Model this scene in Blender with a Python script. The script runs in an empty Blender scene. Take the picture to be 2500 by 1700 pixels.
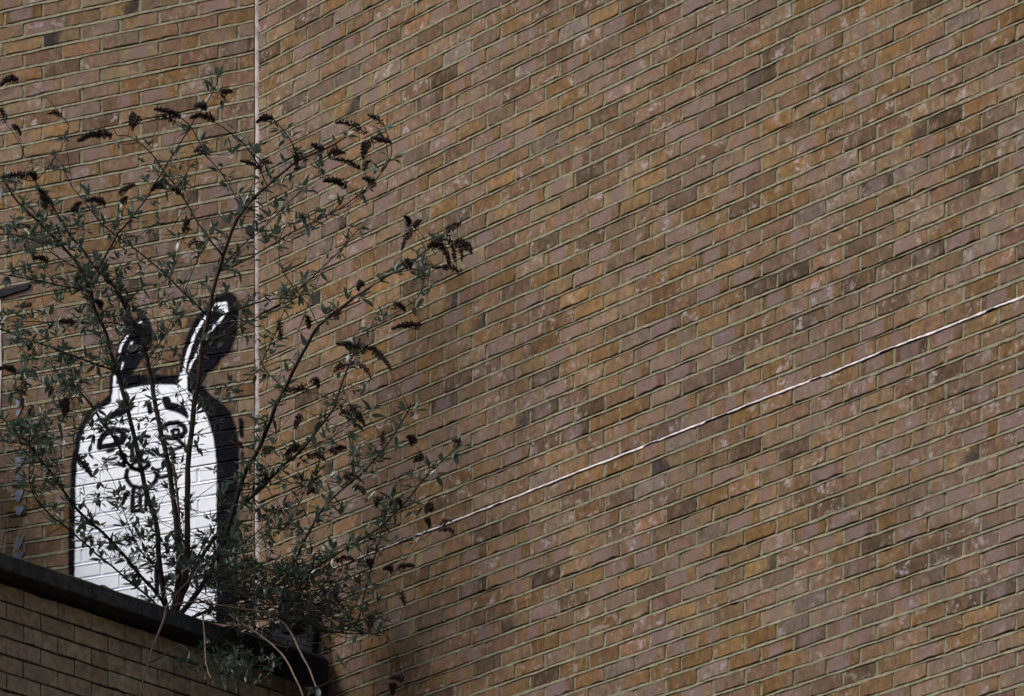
import bpy, bmesh, math, random
import numpy as np
from mathutils import Vector, Matrix, noise as mnoise

# ------------------------------------------------------------------ camera, sky, sun, exposure
SC = bpy.context.scene
COL = SC.collection
F = 15300.0          # focal length in pixels of the 2500 px wide photograph
HORIZON = 5600.0     # pixel row of the horizon (far below the frame: rising-front lens)
EYE = 1.7

cam_d = bpy.data.cameras.new('camera')
cam_d.sensor_fit = 'HORIZONTAL'
cam_d.sensor_width = 36.0
cam_d.lens = F / 2500.0 * 36.0
cam_d.shift_y = (HORIZON - 850.0) / 2500.0
cam_d.clip_end = 2000.0
cam = bpy.data.objects.new('camera', cam_d)
cam.location = (0, 0, EYE)
cam.rotation_euler = (math.radians(90), 0, 0)
COL.objects.link(cam)
SC.camera = cam

SUN_EL, SUN_AZ = math.radians(44), math.radians(-110)   # azimuth from +Y, clockwise
world = bpy.data.worlds.new('World')
SC.world = world
world.use_nodes = True
wn = world.node_tree
sky = wn.nodes.new('ShaderNodeTexSky')
sky.sky_type = 'NISHITA'
sky.sun_disc = False
sky.sun_elevation = SUN_EL
sky.sun_rotation = SUN_AZ
sky.air_density = 1.0
sky.dust_density = 5.0
sky.ozone_density = 1.0
bg = wn.nodes['Background']
bg.inputs['Strength'].default_value = 0.14
wn.links.new(sky.outputs[0], bg.inputs[0])

sun_d = bpy.data.lights.new('sun', 'SUN')
sun_d.energy = 1.1
sun_d.angle = math.radians(14)
sun_d.color = (1.0, 0.985, 0.96)
sun = bpy.data.objects.new('sun', sun_d)
sdir = Vector((math.sin(SUN_AZ) * math.cos(SUN_EL), math.cos(SUN_AZ) * math.cos(SUN_EL), math.sin(SUN_EL)))
sun.rotation_euler = sdir.to_track_quat('Z', 'Y').to_euler()
sun.location = (-20, 0, 30)
COL.objects.link(sun)

vs = SC.view_settings
vs.view_transform = 'Standard'
vs.look = 'None'
vs.gamma = 1.0
vs.use_curve_mapping = False
vs.exposure = 0.52

# ------------------------------------------------------------------ helpers
R = random.Random(7)

def px(x, y, d):
    return Vector(((x - 1250.0) / F * d, d, EYE + (HORIZON - y) / F * d))

def proj(p):
    return 1250.0 + F * p[0] / p[1], HORIZON - F * (p[2] - EYE) / p[1]

def mesh_obj(name, verts, faces, mat, parent=None, smooth=False):
    me = bpy.data.meshes.new(name)
    me.from_pydata([tuple(v) for v in verts], [], faces)
    me.materials.append(mat)
    if smooth:
        me.polygons.foreach_set('use_smooth', [True] * len(me.polygons))
    o = bpy.data.objects.new(name, me)
    COL.objects.link(o)
    if parent: o.parent = parent
    return o

def link_mesh(name, me, parent):
    o = bpy.data.objects.new(name, me)
    COL.objects.link(o)
    o.parent = parent
    return o

def thing(name, label, cat, loc=(0, 0, 0), rotz=0.0):
    o = bpy.data.objects.new(name, None)
    o.empty_display_size = 0.2
    o.location = loc
    o.rotation_euler = (0, 0, rotz)
    o['label'] = label
    o['category'] = cat
    COL.objects.link(o)
    return o

def tag(o, label, cat):
    o['label'] = label; o['category'] = cat
    return o

BOX_F = [(0,1,2,3),(7,6,5,4),(0,4,5,1),(1,5,6,2),(2,6,7,3),(3,7,4,0)]
def box_v(x0, x1, y0, y1, z0, z1):
    return [(x0,y0,z0),(x0,y1,z0),(x1,y1,z0),(x1,y0,z0),(x0,y0,z1),(x0,y1,z1),(x1,y1,z1),(x1,y0,z1)]

# ------------------------------------------------------------------ materials
class NT:
    def __init__(s, name):
        s.m = bpy.data.materials.new(name); s.m.use_nodes = True
        s.t = s.m.node_tree; s.b = s.t.nodes['Principled BSDF']
        s.out = s.t.nodes['Material Output']
    def n(s, typ, **kw):
        nd = s.t.nodes.new(typ)
        for k, v in kw.items(): setattr(nd, k, v)
        return nd
    def l(s, a, b): s.t.links.new(a, b)
    def val(s, sock, v):
        if hasattr(v, 'is_output'): s.l(v, sock)
        else: sock.default_value = v
    def math(s, op, a, b=0.0, c=None, clamp=False):
        nd = s.n('ShaderNodeMath', operation=op, use_clamp=clamp)
        s.val(nd.inputs[0], a); s.val(nd.inputs[1], b)
        if c is not None: s.val(nd.inputs[2], c)
        return nd.outputs[0]
    def mix(s, f, a, b, blend='MIX'):
        nd = s.n('ShaderNodeMix', data_type='RGBA', blend_type=blend)
        s.val(nd.inputs[0], f)
        for i, v in ((6, a), (7, b)):
            if hasattr(v, 'is_output'): s.l(v, nd.inputs[i])
            else: nd.inputs[i].default_value = (*v, 1.0)
        return nd.outputs[2]
    def noise(s, vec, scale, detail=3.0, rough=0.55):
        nd = s.n('ShaderNodeTexNoise')
        s.l(vec, nd.inputs['Vector'])
        nd.inputs['Scale'].default_value = scale
        nd.inputs['Detail'].default_value = detail
        nd.inputs['Roughness'].default_value = rough
        return nd.outputs['Fac']
    def ramp(s, f, lo, hi, a=0.0, b=1.0):
        nd = s.n('ShaderNodeMapRange', clamp=True, interpolation_type='SMOOTHSTEP')
        s.val(nd.inputs[0], f); s.val(nd.inputs[1], lo); s.val(nd.inputs[2], hi)
        s.val(nd.inputs[3], a); s.val(nd.inputs[4], b)
        return nd.outputs[0]
    def vscale(s, vec, sc):
        nd = s.n('ShaderNodeVectorMath', operation='MULTIPLY')
        s.l(vec, nd.inputs[0]); nd.inputs[1].default_value = sc
        return nd.outputs[0]
    def pos(s): return s.n('ShaderNodeNewGeometry').outputs['Position']
    def attr(s, name, out='Color'): return s.n('ShaderNodeAttribute', attribute_name=name).outputs[out]
    def bump(s, h, strength, dist=0.002):
        nd = s.n('ShaderNodeBump'); nd.inputs['Strength'].default_value = strength
        nd.inputs['Distance'].default_value = dist
        s.l(h, nd.inputs['Height']); s.l(nd.outputs[0], s.b.inputs['Normal'])
    def fin(s, col, rough=0.85, spec=0.25):
        s.val(s.b.inputs['Base Color'], col) if hasattr(col, 'is_output') else setattr(s.b.inputs['Base Color'], 'default_value', (*col, 1))
        s.val(s.b.inputs['Roughness'], rough)
        s.b.inputs['Specular IOR Level'].default_value = spec
        return s.m

def mat_brick():
    s = NT('brick_clay')
    col = s.attr('bcol'); dat = s.attr('bdat'); uv = s.attr('buv', 'Vector')
    sep = s.n('ShaderNodeSeparateColor'); s.l(dat, sep.inputs[0])
    kiss, burn, pale = sep.outputs[0], sep.outputs[1], sep.outputs[2]
    su = s.n('ShaderNodeSeparateXYZ'); s.l(uv, su.inputs[0])
    u, v, seed = su.outputs[0], su.outputs[1], su.outputs[2]
    p = s.pos()
    # shared meshes: shift the pattern by world position so copies differ
    streak = s.noise(s.vscale(p, (1.0, 1.0, 0.32)), 62.0, 3.0, 0.6)
    blot = s.noise(p, 26.0, 4.0, 0.6)
    fine = s.noise(p, 240.0, 3.0, 0.65)
    big = s.noise(p, 0.9, 2.0, 0.5)
    c = s.mix(s.ramp(blot, 0.25, 0.75), s.mix(1.0, col, (0.62, 0.60, 0.62), 'MULTIPLY'), s.mix(1.0, col, (1.28, 1.26, 1.20), 'MULTIPLY'))
    mid = s.noise(s.vscale(p, (1.0, 1.0, 0.8)), 11.0, 3.0, 0.6)
    c = s.mix(s.math('MULTIPLY', s.ramp(mid, 0.54, 0.66), 0.38), c, (0.145, 0.090, 0.038))
    c = s.mix(s.math('MULTIPLY', s.ramp(mid, 0.46, 0.34), 0.36), c, (0.118, 0.091, 0.082))
    # soft vertical drag marks with pale sand
    c = s.mix(s.math('MULTIPLY', s.ramp(streak, 0.52, 0.78), 0.50), c, (0.25, 0.19, 0.135))
    # kiss mark: mauve middle between yellower ends
    d = s.math('ADD', s.math('ABSOLUTE', s.math('ADD', u, s.math('MULTIPLY', s.math('SUBTRACT', seed, 0.4), 0.05))), s.math('MULTIPLY', s.math('SUBTRACT', blot, 0.5), 0.03))
    wd = s.math('MULTIPLY', seed, 0.04)
    k = s.math('MULTIPLY', s.ramp(s.math('SUBTRACT', d, wd), 0.026, 0.046, 1.0, 0.0), kiss)
    k = s.math('MULTIPLY', k, s.ramp(blot, 0.25, 0.6, 0.45, 1.0))
    c = s.mix(k, c, (0.140, 0.102, 0.098))
    # burnt or spalled corner, no two alike
    du = s.math('SUBTRACT', u, s.math('MULTIPLY', s.math('SUBTRACT', seed, 0.5), 0.20))
    dv = s.math('ADD', v, 0.030)
    r = s.math('SQRT', s.math('ADD', s.math('POWER', du, 2.0), s.math('MULTIPLY', s.math('POWER', dv, 2.0), 1.6)))
    r = s.math('ADD', r, s.math('MULTIPLY', s.math('SUBTRACT', s.noise(p, 17.0, 4.0, 0.65), 0.5), 0.22))
    ringm = s.math('MULTIPLY', s.ramp(r, 0.045, 0.115, 1.0, 0.0), burn)
    c = s.mix(ringm, c, s.mix(s.ramp(mid, 0.4, 0.6), (0.012, 0.010, 0.014), (0.045, 0.030, 0.020)))
    # chalky bloom
    pl = s.math('MULTIPLY', s.ramp(s.noise(s.vscale(p, (0.7, 0.7, 1.0)), 24.0, 5.0, 0.68), 0.53, 0.68), pale)
    c = s.mix(pl, c, (0.36, 0.325, 0.345))
    c = s.mix(s.math('MULTIPLY', s.math('MULTIPLY', s.ramp(s.noise(p, 13.0, 5.0, 0.72), 0.56, 0.70), s.ramp(s.noise(p, 0.8, 2.0), 0.46, 0.62)), 0.6), c, (0.33, 0.305, 0.315))
    # tiny pits
    c = s.mix(s.math('MULTIPLY', s.ramp(s.noise(p, 130.0, 2.0), 0.70, 0.76), 0.75), c, (0.03, 0.022, 0.02))
    # slow drift of the firing colour over the wall, and soot
    c = s.mix(s.ramp(big, 0.3, 0.7), s.mix(1.0, c, (0.90, 0.90, 0.95), 'MULTIPLY'), s.mix(1.0, c, (1.08, 1.05, 1.0), 'MULTIPLY'))
    batch = s.noise(p, 1.7, 3.0, 0.6)
    c = s.mix(s.math('MULTIPLY', s.ramp(batch, 0.50, 0.66), 0.28), c, (0.128, 0.095, 0.088))
    c = s.mix(s.math('MULTIPLY', s.ramp(batch, 0.46, 0.32), 0.22), c, (0.145, 0.090, 0.042))
    soot = s.noise(s.vscale(p, (1, 1, 0.45)), 2.6, 5.0, 0.65)
    c = s.mix(s.math('MULTIPLY', s.ramp(soot, 0.54, 0.74), 0.28), c, (0.05, 0.040, 0.032))
    s.bump(s.math('ADD', s.math('MULTIPLY', fine, 0.5), blot), 0.8, 0.004)
    return s.fin(c, 0.88, 0.2)

def mat_mortar(name, col, dark):
    s = NT(name); p = s.pos()
    a = s.noise(p, 40.0, 5.0, 0.65); b = s.noise(p, 4.0, 3.0); f = s.noise(p, 330.0, 3.0, 0.7)
    c = s.mix(s.ramp(a, 0.3, 0.75), dark, col)
    c = s.mix(s.math('MULTIPLY', s.ramp(b, 0.5, 0.75), 0.45), c, tuple(x * 0.62 for x in col))
    c = s.mix(s.math('MULTIPLY', s.ramp(f, 0.6, 0.75), 0.5), c, dark)
    c = s.mix(s.math('MULTIPLY', s.ramp(s.noise(p, 1.9, 4.0, 0.65), 0.48, 0.70), 0.55), c, tuple(x * 0.42 for x in col))
    s.bump(s.math('ADD', a, f), 0.7, 0.003)
    return s.fin(c, 0.95, 0.15)

def mat_simple(name, col, col2=None, scale=20.0, rough=0.85, spec=0.25, bump=0.4, lo=0.35, hi=0.7):
    s = NT(name); p = s.pos()
    a = s.noise(p, scale, 5.0, 0.65)
    c = s.mix(s.ramp(a, lo, hi), col, col2 or tuple(x * 0.6 for x in col))
    s.bump(s.noise(p, scale * 8, 3.0, 0.7), bump, 0.002)
    return s.fin(c, rough, spec)

M_BRICK = mat_brick()
M_MORTAR = mat_mortar('lime_mortar', (0.220, 0.210, 0.145), (0.110, 0.104, 0.072))
M_DARKMORTAR = mat_mortar('dark_mortar', (0.045, 0.04, 0.04), (0.022, 0.02, 0.022))
M_WHITEJOINT = mat_simple('white_sealant', (0.50, 0.47, 0.49), (0.25, 0.23, 0.235), 22.0, 0.7)
M_SEAL = mat_simple('pink_grey_sealant', (0.40, 0.36, 0.36), (0.19, 0.165, 0.16), 14.0, 0.7)
M_DARKGAP = mat_simple('open_joint', (0.012, 0.011, 0.011), None, 20.0)
M_LEAD = mat_simple('bitumen_slate', (0.009, 0.010, 0.014), (0.022, 0.023, 0.030), 9.0, 0.8, 0.06)
M_BLACK = mat_simple('black_rubber', (0.005, 0.005, 0.006), (0.009, 0.009, 0.011), 15.0, 0.8, 0.06)
M_BLUE = mat_simple('blue_grey_slate', (0.12, 0.135, 0.20), (0.08, 0.085, 0.13), 25.0, 0.6)
M_ASPHALT = mat_simple('asphalt', (0.05, 0.05, 0.05), (0.07, 0.07, 0.068), 3.0, 0.95)
M_FELT = mat_simple('roof_felt', (0.045, 0.045, 0.045), (0.07, 0.068, 0.062), 5.0, 0.95)
M_PALEWOOD = mat_simple('pale_edge', (0.22, 0.20, 0.17), (0.13, 0.12, 0.10), 30.0)
M_STRAW = mat_simple('dry_straw', (0.16, 0.13, 0.09), (0.09, 0.07, 0.05), 40.0)

def mat_coping():
    s = NT('weathered_concrete'); p = s.pos()
    a = s.noise(p, 22.0, 6.0, 0.7); b = s.noise(p, 5.0, 4.0)
    st = s.noise(s.vscale(p, (1, 1, 0.15)), 26.0, 4.0)
    c = s.mix(s.ramp(a, 0.35, 0.7), (0.030, 0.032, 0.033), (0.068, 0.068, 0.066))
    c = s.mix(s.math('MULTIPLY', s.ramp(st, 0.5, 0.7), 0.6), c, (0.018, 0.018, 0.018))
    # moss on what faces up
    nz = s.n('ShaderNodeSeparateXYZ'); s.l(s.n('ShaderNodeNewGeometry').outputs['Normal'], nz.inputs[0])
    m = s.math('MULTIPLY', s.ramp(nz.outputs[2], 0.2, 0.7), s.ramp(b, 0.35, 0.6))
    c = s.mix(m, c, (0.05, 0.075, 0.018))
    s.bump(s.math('ADD', a, s.noise(p, 150.0, 3.0)), 0.6, 0.004)
    return s.fin(c, 0.95, 0.15)
M_COPING = mat_coping()

def mat_stem(name, c1, c2):
    s = NT(name); p = s.pos()
    a = s.noise(s.vscale(p, (1, 1, 0.3)), 60.0, 4.0)
    s.bump(s.noise(p, 300.0, 3.0), 0.5, 0.002)
    return s.fin(s.mix(s.ramp(a, 0.3, 0.7), c1, c2), 0.7, 0.3)
M_STEM = mat_stem('brown_bark', (0.020, 0.012, 0.010), (0.008, 0.006, 0.006))
M_STEM_RED = mat_stem('red_brown_bark', (0.048, 0.021, 0.013), (0.014, 0.008, 0.007))
M_STEM_PALE = mat_stem('dead_pale_bark', (0.16, 0.118, 0.098), (0.08, 0.058, 0.048))

def mat_leaf():
    s = NT('grey_green_leaf'); p = s.pos()
    a = s.noise(p, 21.0, 2.0)
    front = s.mix(s.ramp(a, 0.32, 0.68), (0.008, 0.021, 0.011), (0.050, 0.078, 0.055))
    bf = s.n('ShaderNodeNewGeometry').outputs['Backfacing']
    c = s.mix(bf, front, (0.13, 0.16, 0.142))
    tr = s.n('ShaderNodeBsdfTranslucent'); tr.inputs[0].default_value = (0.06, 0.11, 0.05, 1)
    mx = s.n('ShaderNodeMixShader'); mx.inputs[0].default_value = 0.15
    s.fin(c, 0.36, 0.6)
    s.l(s.b.outputs[0], mx.inputs[1]); s.l(tr.outputs[0], mx.inputs[2]); s.l(mx.outputs[0], s.out.inputs[0])
    return s.m
M_LEAF = mat_leaf()
M_SEED = mat_stem('dry_seed_head', (0.012, 0.006, 0.005), (0.036, 0.016, 0.012))

def mat_paint():
    s = NT('spray_paint'); p = s.pos()
    sep = s.n('ShaderNodeSeparateColor'); s.l(s.attr('paint'), sep.inputs[0])
    white, alpha = sep.outputs[0], sep.outputs[1]
    worn = s.math('MULTIPLY', s.ramp(s.noise(p, 30.0, 5.0, 0.75), 0.56, 0.70), s.ramp(s.noise(p, 4.0, 2.0), 0.42, 0.60))
    wc = s.mix(s.ramp(s.noise(p, 9.0, 3.0), 0.3, 0.7), (0.79, 0.84, 0.91), (0.71, 0.77, 0.87))
    wc = s.mix(s.math('MULTIPLY', worn, 0.6), wc, (0.33, 0.30, 0.33))
    bc = s.mix(s.ramp(s.noise(p, 18.0, 4.0), 0.35, 0.75), (0.003, 0.003, 0.006), (0.008, 0.008, 0.014))
    c = s.mix(white, bc, wc)
    s.bump(s.noise(p, 200.0, 3.0, 0.7), 0.35, 0.002)
    s.fin(c, 0.85, 0.04)
    tr = s.n('ShaderNodeBsdfTransparent'); mx = s.n('ShaderNodeMixShader')
    s.l(alpha, mx.inputs[0]); s.l(tr.outputs[0], mx.inputs[1]); s.l(s.b.outputs[0], mx.inputs[2])
    s.l(mx.outputs[0], s.out.inputs[0])
    return s.m
M_PAINT = mat_paint()

# ------------------------------------------------------------------ bricks
PALETTE = [  # (linear colour, weight)
    ((0.190, 0.117, 0.068), 7), ((0.178, 0.106, 0.063), 7), ((0.198, 0.130, 0.080), 5),
    ((0.170, 0.093, 0.038), 6), ((0.142, 0.077, 0.029), 5), ((0.180, 0.113, 0.080), 6),
    ((0.160, 0.103, 0.084), 4), ((0.170, 0.092, 0.055), 4), ((0.130, 0.074, 0.046), 3),
    ((0.190, 0.115, 0.052), 4), ((0.145, 0.085, 0.064), 2), ((0.225, 0.162, 0.108), 4),
    ((0.070, 0.043, 0.026), 3), ((0.145, 0.108, 0.092), 2), ((0.185, 0.104, 0.082), 1), ((0.165, 0.122, 0.118), 4),
]
def dull(c, k=0.80, g=0.07):
    m = sum(c) / 3
    c = tuple(k * (x * (1 - g) + m * g) for x in c)
    return (c[0] * 0.94, c[1] * 0.985, c[2] * 0.85)
PAL_FLAT = [dull(c) for c, w in PALETTE for _ in range(w)]
LOWPAL = [(0.330, 0.275, 0.182), (0.300, 0.248, 0.165), (0.350, 0.294, 0.200), (0.275, 0.224, 0.150), (0.320, 0.252, 0.168)]

def brick_mesh(L, H, rng, col, depth=0.05, rough=1.0, dat=None):
    """one brick, front face towards -y, centred on x and z: an uneven outline, an eased arris and a back"""
    hx, hz = L / 2, H / 2
    j = 0.0026 * rough
    pts = []
    nl = 4
    for i in range(nl): pts.append((-hx + L * i / nl, -hz))
    pts.append((hx, -hz)); pts.append((hx, 0.0))
    for i in range(nl): pts.append((hx - L * i / nl, hz))
    pts.append((-hx, hz)); pts.append((-hx, 0.0))
    out = []
    for (x, z) in pts:
        ox, oz = rng.uniform(-j, j), rng.uniform(-j, j)
        if rng.random() < 0.08 * rough: ox -= math.copysign(0.006, x); oz -= math.copysign(0.0045, z or 1)
        out.append((x + ox, z + oz))
    n = len(out)
    ev = 0.0030 * rough
    ty, tz = rng.uniform(-0.0012, 0.0012), rng.uniform(-0.0012, 0.0012)
    V = []
    for (x, z) in out: V.append((x, depth, z))
    for (x, z) in out: V.append((x, 0.0030 * rough + tz * z / hz + ty * x / hx, z))
    for (x, z) in out:
        V.append((x - math.copysign(ev, x), tz * z / hz + ty * x / hx, z - (math.copysign(ev, z) if abs(z) > hz * 0.5 else 0)))
    Fc = []
    for i in range(n):
        k = (i + 1) % n
        Fc.append((i, k, n + k, n + i)); Fc.append((n + i, n + k, 2 * n + k, 2 * n + i))
    Fc.append(tuple(2 * n + i for i in range(n)))
    if dat is None:
        dat = (rng.choice([0, 0, 0, 0, 0, 0.3, 0.6, 0.9]), rng.choice([0] * 38 + [0.95]), rng.choice([0, 0, 0.2, 0.35, 0.65]))
    seed = rng.random()
    return V, Fc, col, dat, seed

def set_brick_attrs(me, cols, dats, uvs):
    a = me.attributes.new('bcol', 'FLOAT_COLOR', 'POINT'); a.data.foreach_set('color', np.asarray(cols, np.float32).ravel())
    a = me.attributes.new('bdat', 'FLOAT_COLOR', 'POINT'); a.data.foreach_set('color', np.asarray(dats, np.float32).ravel())
    a = me.attributes.new('buv', 'FLOAT_VECTOR', 'POINT'); a.data.foreach_set('vector', np.asarray(uvs, np.float32).ravel())

class Variants:
    def __init__(s, L, H, n, seed, pal, rough=1.0, dat=None):
        rng = random.Random(seed); s.items = []
        for i in range(n):
            c = rng.choice(pal); f = rng.uniform(0.70, 1.28) if rough > 0.9 else rng.uniform(0.9, 1.1)
            c = tuple(x * f * rng.uniform(0.96, 1.04) for x in c)
            V, Fc, c, d, sd = brick_mesh(L, H, rng, c, rough=rough, dat=dat)
            s.items.append((V, Fc, c, d, sd, None))
    def mesh(s, i):
        V, Fc, c, d, sd, me = s.items[i]
        if me is None:
            me = bpy.data.meshes.new('brick'); me.from_pydata(V, [], Fc); me.materials.append(M_BRICK)
            n = len(V)
            set_brick_attrs(me, [(*c, 1)] * n, [(*d, 1)] * n, [(v[0], v[2], sd) for v in V])
            s.items[i] = (V, Fc, c, d, sd, me)
        return me

class Joined:
    def __init__(s): s.V = []; s.F = []; s.c = []; s.d = []; s.u = []
    def add(s, item, x, y, z, flip):
        V, Fc, c, d, sd, _ = item; o = len(s.V); sg = 1
        for v in V:
            s.V.append((v[0] + x, v[1] + y, v[2] + z)); s.c.append((*c, 1)); s.d.append((*d, 1)); s.u.append((v[0], v[2], sd))
        for f in Fc: s.F.append(tuple(o + i for i in f))
    def build(s, name, parent):
        o = mesh_obj(name, s.V, s.F, M_BRICK, parent)
        set_brick_attrs(o.data, s.c, s.d, s.u)
        o['kind'] = 'stuff'
        return o

def build_wall(root, origin, rot, x_lo, x_hi, z_ref, module, pitch, joint, rows, first, variants, vmap, limit, margin, rng, drift=0.004, clip=None):
    """lays the courses of one wall in its own frame (x along, -y outward); returns the list of rows for the mortar"""
    ca, sa = math.cos(rot), math.sin(rot)
    def w(x, z): return (origin[0] + ca * x, origin[1] + sa * x, z)
    laid = []; row_info = []
    H = module - joint
    for r in range(rows[0], rows[1]):
        zb = z_ref + r * module; zc = zb + module / 2
        off = first if r % 2 == 0 else first - pitch / 2
        off += rng.uniform(-drift, drift)
        k0 = int(math.floor((x_lo - off) / pitch)) - 1
        k1 = int(math.ceil((x_hi - off) / pitch)) + 1
        edges = []
        for k in range(k0, k1):
            a = off + k * pitch + joint / 2; b = off + (k + 1) * pitch - joint / 2
            full = True
            if a < x_lo: a = x_lo; full = False
            if b > x_hi: b = x_hi; full = False
            if b - a < 0.03: continue
            xc = (a + b) / 2
            p = w(xc, zc); X, Y = proj(p)
            if not (-margin < X < 2500 + margin and -margin < Y < 1700 + margin): continue
            if clip and not clip(xc, zc): continue
            edges.append((a, b))
            inview = -20 < X < 2520 and -15 < Y < 1715
            laid.append((p[1], inview, xc, zc + rng.uniform(-0.0012, 0.0012), b - a, full))
        row_info.append((r, zb, edges))
    laid.sort(key=lambda t: t[0])
    join = Joined(); n_obj = 0
    for (dep, inview, xc, zc, L, full) in laid:
        y = rng.uniform(-0.0012, 0.0022)
        if full:
            var = variants; i = vmap(rng, xc, zc)
        else:
            c = rng.choice(PAL_FLAT) if variants is not LOWV else rng.choice(LOWPAL)
            V, Fc, c, d, sd = brick_mesh(L, H, rng, c)
            var = None; item = (V, Fc, c, d, sd, None)
        if inview and n_obj < limit:
            if full: o = link_mesh('brick', variants.mesh(i), root)
            else:
                o = mesh_obj('brick', V, Fc, M_BRICK, root)
                n = len(V); set_brick_attrs(o.data, [(*c, 1)] * n, [(*d, 1)] * n, [(v[0], v[2], sd) for v in V])
            o.location = (xc, y, zc)
            n_obj += 1
        else:
            join.add(variants.items[i] if full else item, xc, y, zc, False)
    if join.V: join.build('brickwork', root)
    return row_info

def bed_mortar(root, row_info, joint, seed, mat, name='mortar', only=None, skip=None, proud=0.0022, recess=0.0074, step=0.026, extra=0.0, taper=None, perp=None, mod=0.0754):
    """weather-struck bed joints: each slopes from a recess under the brick above out to the arris below"""
    V = []; Fc = []
    for (r, zb, edges) in row_info:
        if not edges: continue
        if only is not None and r not in only: continue
        if skip is not None and r in skip: continue
        a, b = min(e[0] for e in edges), max(e[1] for e in edges)
        n = max(2, int((b - a) / step))
        base = len(V)
        for i in range(n + 1):
            x = a + (b - a) * i / n
            q = Vector((x * 9.0, r * 3.7, seed))
            n1 = mnoise.noise(q); n2 = mnoise.noise(q * 2.9 + Vector((5, 1, 2))); n3 = mnoise.noise(Vector((x * 2.2, r * 1.3, seed + 9)))
            rec = max(0.0008, recess * (0.75 + 1.3 * n3 + 0.6 * n2))
            pr = proud + 0.0016 * n1 + extra
            tp = taper(x) if taper else 1.0
            zt = zb + joint / 2 + 0.0008 + 0.0010 * n2 - 0.0022 * max(0.0, n3 - 0.05)
            zl = zb - joint / 2 - 0.0010 + 0.0042 * n1 - extra
            if taper:
                n4 = mnoise.noise(Vector((x * 31.0, 2.0, seed)))
                zl += 0.0018 * n4; zt += 0.0016 * n4
                zl = zt + (zl - zt) * tp * (0.78 + 0.35 * n3)
            V += [(x, rec, zt), (x, -pr, zl), (x, 0.006, zl - 0.0012)]
        for i in range(n):
            o = base + i * 3
            Fc += [(o, o + 1, o + 4, o + 3), (o + 1, o + 2, o + 5, o + 4)]
    if perp is not None:
        rg = random.Random(int(seed * 10))
        for (r, zb, edges) in row_info:
            es = sorted(edges)
            for (a0, b0), (a1, b1) in zip(es, es[1:]):
                if a1 - b0 > 0.05: continue
                z0, z1 = zb + joint / 2 - 0.001, zb + mod - joint / 2 + 0.0015; o = len(V)
                for z in (z0, (z0 + z1) / 2, z1):
                    y = perp + rg.uniform(-0.0014, 0.0022)
                    V += [(b0 - 0.004, y + 0.001, z), (a1 + 0.004, y + rg.uniform(-0.001, 0.001), z)]
                Fc += [(o, o + 1, o + 3, o + 2), (o + 2, o + 3, o + 5, o + 4)]
    o = mesh_obj(name, V, Fc, mat, root)
    return o

# ------------------------------------------------------------------ ground
g = mesh_obj('ground', [(-300, -300, 0), (300, -300, 0), (300, 300, 0), (-300, 300, 0)], [(0, 1, 2, 3)], M_ASPHALT)
g['kind'] = 'structure'

# ------------------------------------------------------------------ the two tall walls
D_C = 30.2
CORNER = px(627, 1462, D_C)
Z0 = CORNER.z
ROT_R, ROT_L = math.radians(-54.0), math.radians(-29.0)
MOD, PITCH, JOINT = 0.0754, 0.225, 0.0130
V_R = Variants(PITCH - JOINT, MOD - JOINT, 90, 11, PAL_FLAT)
LOWV = None

right_wall = thing('brick_wall', 'tall weathered brown brick wall crossed by a long thin white bed joint', 'brick wall', (CORNER.x, CORNER.y, 0), ROT_R)
left_wall = thing('brick_wall', 'brown brick wall behind the shrub with a white rabbit spray-painted on it', 'brick wall', (CORNER.x, CORNER.y, 0), ROT_L)

GAP = 0.010
pick = lambda rng, x, z: rng.randrange(90)
rows_r = build_wall(right_wall, (CORNER.x, CORNER.y), ROT_R, GAP, 9.0, Z0, MOD, PITCH, JOINT, (-36, 58), 0.092 + 0.1125, V_R, pick, 300, 520, random.Random(21))
rows_l = build_wall(left_wall, (CORNER.x, CORNER.y), ROT_L, -4.0, -GAP, Z0, MOD, PITCH, JOINT, (-10, 52), -0.104, V_R, pick, 300, 520, random.Random(22))

# backing walls with perpends almost flush (their front is 3 mm behind the brick faces)
mesh_obj('mortar_bed', box_v(GAP, 18.0, 0.032, 0.30, 0.0, 15.5), BOX_F, M_MORTAR, right_wall)
mesh_obj('mortar_bed', box_v(-5.5, -GAP, 0.032, 0.30, 0.0, 15.5), BOX_F, M_MORTAR, left_wall)
mesh_obj('shade_block', box_v(-2.6, -1.80, -3.0, 0.0, 0.0, 11.2), BOX_F, M_MORTAR, left_wall)  # added block, unseen past the left edge, to shade the lower left
bed_mortar(right_wall, rows_r, JOINT, 1.0, M_MORTAR, skip={0}, perp=0.0025)
bed_mortar(left_wall, rows_l, JOINT, 2.0, M_MORTAR, perp=0.0025)
bed_mortar(right_wall, rows_r, JOINT, 3.0, M_WHITEJOINT, name='white_joint', only={0}, proud=0.004, recess=0.004, step=0.013, extra=0.0004, taper=lambda x: min(1.0, 0.48 + max(0.0, x - 0.45) * 0.4) * (0.55 if mnoise.noise(Vector((x * 4.3, 8.0, 1.0))) > 0.28 else 1.0))

def wobble_strip(name, parent, pts_fn, n, w, d, mat, seed):
    V = []; Fc = []
    for i in range(n + 1):
        x, y, z = pts_fn(i / n)
        a = w * (0.5 + 0.22 * mnoise.noise(Vector((z * 22, seed, 0)))) ; b = w * (0.5 + 0.22 * mnoise.noise(Vector((z * 22, seed + 7, 0))))
        s = 0.0040 * mnoise.noise(Vector((z * 9, seed + 3, 0))) + 0.0022 * mnoise.noise(Vector((z * 31, seed + 5, 0)))
        V += [(x - a + s, y + 0.004, z), (x - a * 0.4 + s, y - d, z), (x + b * 0.4 + s, y - d, z), (x + b + s, y + 0.004, z)]
    for i in range(n):
        o = i * 4
        for k in range(3): Fc.append((o + k, o + k + 1, o + k + 5, o + k + 4))
    return mesh_obj(name, V, Fc, mat, parent, True)

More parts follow.
